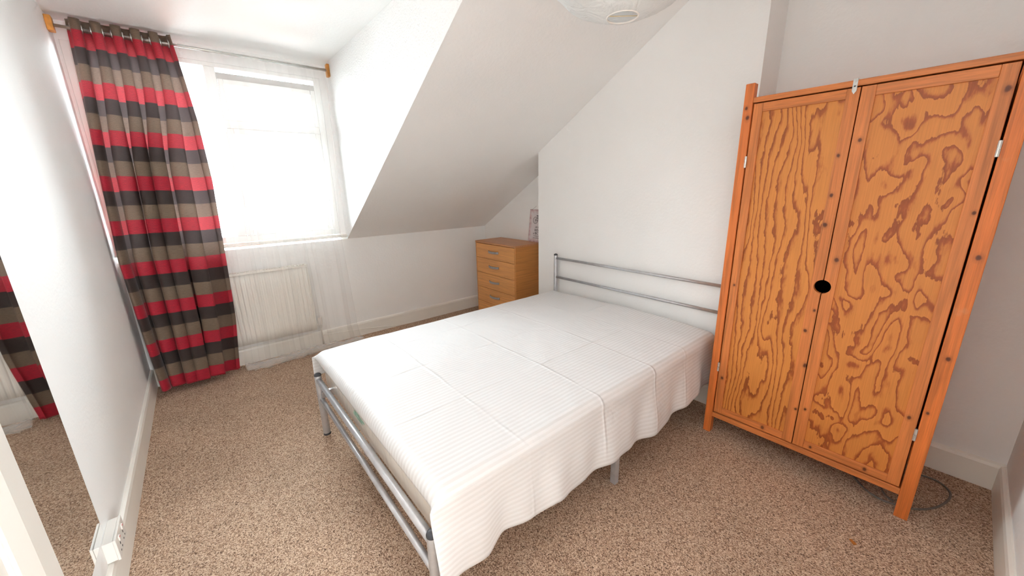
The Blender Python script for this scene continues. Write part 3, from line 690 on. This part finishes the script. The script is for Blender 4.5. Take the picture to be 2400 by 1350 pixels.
# ------------------------------------------------------------------ tin sign with bicycle, leaning on the recess wall
sgn = thing('tin_sign', (3.085, -0.968, KZ), 'pale pink tin sign with a bicycle print leaning on the chest of drawers', 'sign')
SW, SH = 0.285, 0.325
lean = Matrix.Rotation(math.radians(6.5), 4, 'Y'); turn = Matrix.Rotation(math.radians(0), 4, 'Z')
def sg(a, h, d=0.0):
    """a metres from the plate's left edge, h metres up, d metres out of the face"""
    p = lean @ Vector((-d, 0.143 - a, h)); return Vector((3.083, -0.968, KZ + 0.002)) + p
plate = MB(); plate.prism([sg(0, 0), sg(SW, 0), sg(SW, SH), sg(0, SH)], (lean @ Vector((0.003, 0, 0))))
plate.build('plate', M['tin'], sgn, bevel=0.001)
bk = MB(); wr_ = 0.033; zc = 0.218
for c in (0.089, 0.196):
    bk.tube([sg(c + wr_ * math.cos(a), zc + wr_ * math.sin(a), 0.001) for a in [2 * PI * i / 28 for i in range(28)]], 0.0017, 6, closed=True)
    for a in [PI * i / 5 for i in range(5)]:
        bk.tube([sg(c - wr_ * math.cos(a), zc - wr_ * math.sin(a), 0.001), sg(c + wr_ * math.cos(a), zc + wr_ * math.sin(a), 0.001)], 0.0005, 4)
bb = (0.137, zc - 0.004); seat_ = (0.117, zc + 0.042); head = (0.178, zc + 0.046)
for p, q in (((0.089, zc), bb), ((0.089, zc), (0.121, zc + 0.034)), (bb, seat_), (bb, (0.181, zc + 0.034)), ((0.120, zc + 0.036), (0.180, zc + 0.04)), ((0.196, zc), (0.176, zc + 0.054)), ((0.176, zc + 0.054), (0.164, zc + 0.06))):
    bk.tube([sg(*p, 0.001), sg(*q, 0.001)], 0.0016, 6)
bk.tube([sg(0.103, zc + 0.046, 0.001), sg(0.126, zc + 0.046, 0.001)], 0.0036, 6)
bk.build('bicycle_print', M['ink'], sgn)
def words(txt, size, a_c, h, name='lettering'):
    cu = bpy.data.curves.new(name, 'FONT'); cu.body = txt; cu.size = size; cu.align_x = 'CENTER'; cu.extrude = 0.0004; cu.resolution_u = 3
    t_ = bpy.data.objects.new(name, cu); COL.objects.link(t_)
    dg = bpy.context.evaluated_depsgraph_get(); me = bpy.data.meshes.new_from_object(t_.evaluated_get(dg)); bpy.data.objects.remove(t_)
    mb = MB(); mb.v = [tuple(sg(a_c + v.co.x, h + v.co.y, 0.0006 + v.co.z)) for v in me.vertices]; mb.f = [tuple(p.vertices) for p in me.polygons]
    return mb.build(name, M['ink'], sgn, fix=False)
words('LIFE IS LIKE', 0.021, 0.143, 0.142); words('RIDING', 0.034, 0.143, 0.108); words('a BICYCLE', 0.034, 0.143, 0.077)
words('To keep your balance', 0.0155, 0.143, 0.057); words('you must keep moving', 0.0155, 0.143, 0.038)
MB().tube([sg(0.025, SH - 0.006, 0.002), sg(0.143, SH + 0.075, -0.012), sg(0.26, SH - 0.006, 0.002)], 0.0009, 6).build('hanging_wire', M['cable'], sgn)

# ------------------------------------------------------------------ wardrobe
WX = 2.543
wd = thing('wardrobe', (WX, -3.37, 0), 'orange-stained pine wardrobe with two plywood-panelled doors and a round finger hole', 'wardrobe')
PT = 1.848
for (y0, y1) in ((-2.984, -2.945), (-3.795, -3.752)):
    MB().box(WX, WX + 0.04, y0, y1, 0, PT).build('post', M['pine_post'], wd, bevel=0.003)
    MB().box(3.025, 3.065, y0, y1, 0, PT).build('post', M['pine_post'], wd, bevel=0.003)
MB().box(WX + 0.002, 3.063, -3.752, -2.984, 1.762, 1.785).build('top_board', M['pine_h'], wd, bevel=0.002)
MB().box(WX + 0.002, 3.063, -3.752, -2.984, 0.105, 0.134).build('bottom_board', M['pine_h'], wd, bevel=0.002)
MB().box(3.05, 3.058, -3.752, -2.984, 0.134, 1.762).build('back_panel', M['inside'], wd)
for y in (-2.975, -3.772):
    s = MB().box(WX + 0.04, 3.025, y - 0.004, y + 0.012, 0.134, 1.762).build('side_panel', M['ply_left'], wd)
def door(name, ya, yb, hole_side):
    """ya = left edge (larger y), yb = right edge"""
    x0, x1 = WX + 0.004, WX + 0.024; zb, zt = 0.140, 1.757
    o = thing(name, (WX, -3.37, 0)); o.parent = wd; o.location = (0, 0, 0); WORLD[o] = WORLD[wd]
    out_w, in_w = 0.038, 0.041
    def stile(a, b, hole):
        if not hole:
            MB().box(x0, x1, b, a, zb, zt).build('stile', M['pine'], o, bevel=0.002); return
        yc = -3.364; zc = 0.948; r = 0.0305
        if hole == 'right':      # notch on the b (right) edge of the left door
            pts = [(x0, a, zb), (x0, a, zt), (x0, b, zt)]
            arc = [(x0, yc + r * math.cos(t), zc + r * math.sin(t)) for t in [math.acos((b - yc) / r) * (1 - 2 * i / 14) for i in range(15)]]
            pts += arc + [(x0, b, zb)]
        else:
            pts = [(x0, b, zb), (x0, b, zt), (x0, a, zt)]
            t0 = math.acos((a - yc) / r)
            arc = [(x0, yc + r * math.cos(t), zc + r * math.sin(t)) for t in [t0 + (2 * PI - 2 * t0) * i / 14 for i in range(15)]]
            pts += arc + [(x0, a, zb)]
        MB().prism(pts, (x1 - x0, 0, 0)).build('stile', M['pine'], o, bevel=0.0012)
    if hole_side == 'right':
        stile(ya, ya - out_w, None); stile(yb + in_w, yb, 'right'); pa, pb = ya - out_w, yb + in_w
    else:
        stile(ya, ya - in_w - 0.002, 'left'); stile(yb + out_w + 0.002, yb, None); pa, pb = ya - in_w - 0.002, yb + out_w + 0.002
    MB().box(x0, x1, pb, pa, 1.719, zt).build('rail', M['pine_h'], o, bevel=0.002)
    MB().box(x0, x1, pb, pa, zb, 0.178).build('rail', M['pine_h'], o, bevel=0.002)
    MB().box(x0 + 0.007, x0 + 0.013, pb, pa, 0.176, 1.721).build('door_panel', M['ply_left'] if hole_side == 'right' else M['ply_right'], o)
    return o
dl = door('door', -2.989, -3.3625, 'right'); dr = door('door', -3.3665, -3.746, 'left')
for y, z in ((-2.986, 1.50), (-2.986, 0.42), (-3.749, 1.495), (-3.749, 0.40)):
    hg = MB().tube([(WX - 0.001, y, z - 0.026), (WX - 0.001, y, z - 0.001)], 0.0055, 10).tube([(WX - 0.001, y, z + 0.001), (WX - 0.001, y, z + 0.026)], 0.0055, 10)
    hg.box(WX + 0.001, WX + 0.006, y - 0.004, y + 0.004, z - 0.026, z + 0.026)
    hg.build('hinge', M['chrome'], wd)
lt = MB().prism([(WX - 0.0005, -3.3365, 1.79), (WX - 0.0005, -3.3515, 1.79), (WX - 0.0005, -3.3515, 1.745), (WX - 0.0005, -3.344, 1.733), (WX - 0.0005, -3.3365, 1.745)], (0.004, 0, 0))
lt.tube([(WX - 0.003, -3.344, 1.779), (WX + 0.002, -3.344, 1.779)], 0.0035, 10)
lt = lt.build('latch_plate', M['chrome'], wd, bevel=0.0008); lt['label'] = 'small steel latch plate over the door gap'
MB().tube([(WX - 0.0022, -3.344, 1.762), (WX + 0.001, -3.344, 1.762)], 0.003, 8).build('screw_hole', M['dark'], lt)
lt['category'] = ''; del lt['category']

# ------------------------------------------------------------------ paper lantern
LC = (1.360, -3.083, 2.044); LR = 0.24
lan = thing('paper_lantern', (LC[0], LC[1], LC[2] - LR), 'crumpled white paper globe lampshade hanging from the ceiling', 'lampshade')
def lant(u, v):
    a = 2 * PI * u; th = lerp(math.asin(0.038 / LR), PI - math.asin(0.038 / LR), v)
    rib = abs(math.sin(th * 8)) ; rr = LR * (0.985 + 0.018 * rib) + 0.007 * math.sin(th) ** 2 * noise.noise(Vector((math.cos(a) * 3, math.sin(a) * 3, th * 4))) + 0.003 * math.sin(th) * noise.noise(Vector((math.cos(a) * 11, math.sin(a) * 11, th * 13)))
    return (LC[0] + rr * math.sin(th) * math.cos(a), LC[1] + rr * math.sin(th) * math.sin(a), LC[2] - rr * math.cos(th))
MB().grid(121, 97, lant).build('paper_shade', M['paper'], lan, smooth=True)
zb_ = LC[2] - math.sqrt(LR ** 2 - 0.038 ** 2)
MB().tube([(LC[0] + 0.038 * math.cos(a), LC[1] + 0.038 * math.sin(a), zb_) for a in [2 * PI * i / 32 for i in range(32)]], 0.0022, 8, closed=True).build('bottom_ring', M['white_plastic'], lan, smooth=True)
MB().tube([(LC[0] - 0.029, LC[1] + 0.0243, zb_ + 0.002), (LC[0] + 0.029, LC[1] - 0.0243, zb_ + 0.002)], 0.0011, 8).build('wire_stay', M['brass'], lan, smooth=True)
MB().tube([(LC[0], LC[1], LC[2] + 0.1), (LC[0], LC[1], HC - 0.03)], 0.003, 8).build('flex', M['white_plastic'], lan, smooth=True)
MB().lathe([(0.001, -0.036), (0.02, -0.034), (0.04, -0.012), (0.045, 0.0)], (LC[0], LC[1], HC), 24).build('ceiling_rose', M['white_plastic'], lan, smooth=True)
MB().lathe([(0.001, -0.14), (0.02, -0.13), (0.03, -0.1), (0.026, -0.06), (0.014, -0.03), (0.014, 0.03), (0.001, 0.031)], (LC[0], LC[1], LC[2] + 0.08), 20).build('bulb', M['white_plastic'], lan, smooth=True)

# ------------------------------------------------------------------ mirror on the left wall
mir = thing('wall_mirror', (0.0, -2.158, 0.245), 'tall frameless mirror on the left wall between the door casing and the socket', 'mirror')
MB().box(0.0, 0.0015, -2.362, -1.955, 0.245, 1.85).build('backing', M['white_plastic'], mir)
MB().box(0.0015, 0.0045, -2.362, -1.955, 0.245, 1.85).build('mirror_glass', M['mirror'], mir)

# ------------------------------------------------------------------ double socket
sok = thing('double_socket', (0.0, -1.933, 0.144), 'white double wall socket in a raised box above the left skirting', 'socket')
MB().box(0.0, 0.028, -2.003, -1.862, 0.146, 0.226).build('back_box', M['white_plastic'], sok, bevel=0.002)
MB().box(0.028, 0.036, -2.005, -1.86, 0.144, 0.228).build('face_plate', M['white_plastic'], sok, bevel=0.002)
for y in (-1.963, -1.90):
    s = MB().box(0.036, 0.040, y - 0.007, y + 0.007, 0.195, 0.213).build('switch', M['white_plastic'], sok, bevel=0.001)
    MB().box(0.040, 0.0405, y - 0.005, y + 0.005, 0.207, 0.212).build('red_mark', M['red_plastic'], s)
    MB().box(0.0359, 0.0366, y - 0.003, y + 0.003, 0.178, 0.187).box(0.0359, 0.0366, y - 0.015, y - 0.008, 0.158, 0.163).box(0.0359, 0.0366, y + 0.008, y + 0.015, 0.158, 0.163).build('pin_hole', M['dark'], sok)

# ------------------------------------------------------------------ cables and the chip on the carpet
cp = [[2.83, -3.50], [2.758, -3.563], [2.689, -3.606], [2.636, -3.652], [2.613, -3.699], [2.616, -3.733], [2.633, -3.773], [2.659, -3.817], [2.724, -3.864], [2.81, -3.896], [2.888, -3.906], [2.936, -3.887], [2.961, -3.852], [2.952, -3.803], [2.895, -3.741], [2.784, -3.701], [2.715, -3.694], [2.661, -3.715], [2.631, -3.743]]
MB().tube(curve_pts([(x, y, 0.0045 + (0.006 if i == len(cp) - 1 else 0)) for i, (x, y) in enumerate(cp)], 6), 0.0042, 8).build('floor_cable', M['cable'], None, smooth=True)
tag(bpy.data.objects['floor_cable'], 'thin grey cable looped on the carpet round the right foot of the wardrobe', 'cable')
MB().tube(curve_pts([(1.2, -0.024, 0.10), (1.54, -0.024, 0.068), (1.77, -0.024, 0.036), (2.0, -0.024, 0.006), (2.3, -0.026, 0.005)], 6), 0.003, 8).build('skirting_cable', M['gloss_white'], None, smooth=True)
tag(bpy.data.objects['skirting_cable'], 'thin white cable running down along the skirting right of the net curtain', 'cable')
ck = MB().prism([(2.232, -3.672, 0.001), (2.243, -3.680, 0.001), (2.256, -3.662, 0.001), (2.252, -3.655, 0.001), (2.240, -3.664, 0.001)], (0, 0, 0.005)).build('wood_chip', M['chip'], None, bevel=0.001)
tag(ck, 'small orange-brown wood chip lying on the carpet in front of the wardrobe', 'wood chip')
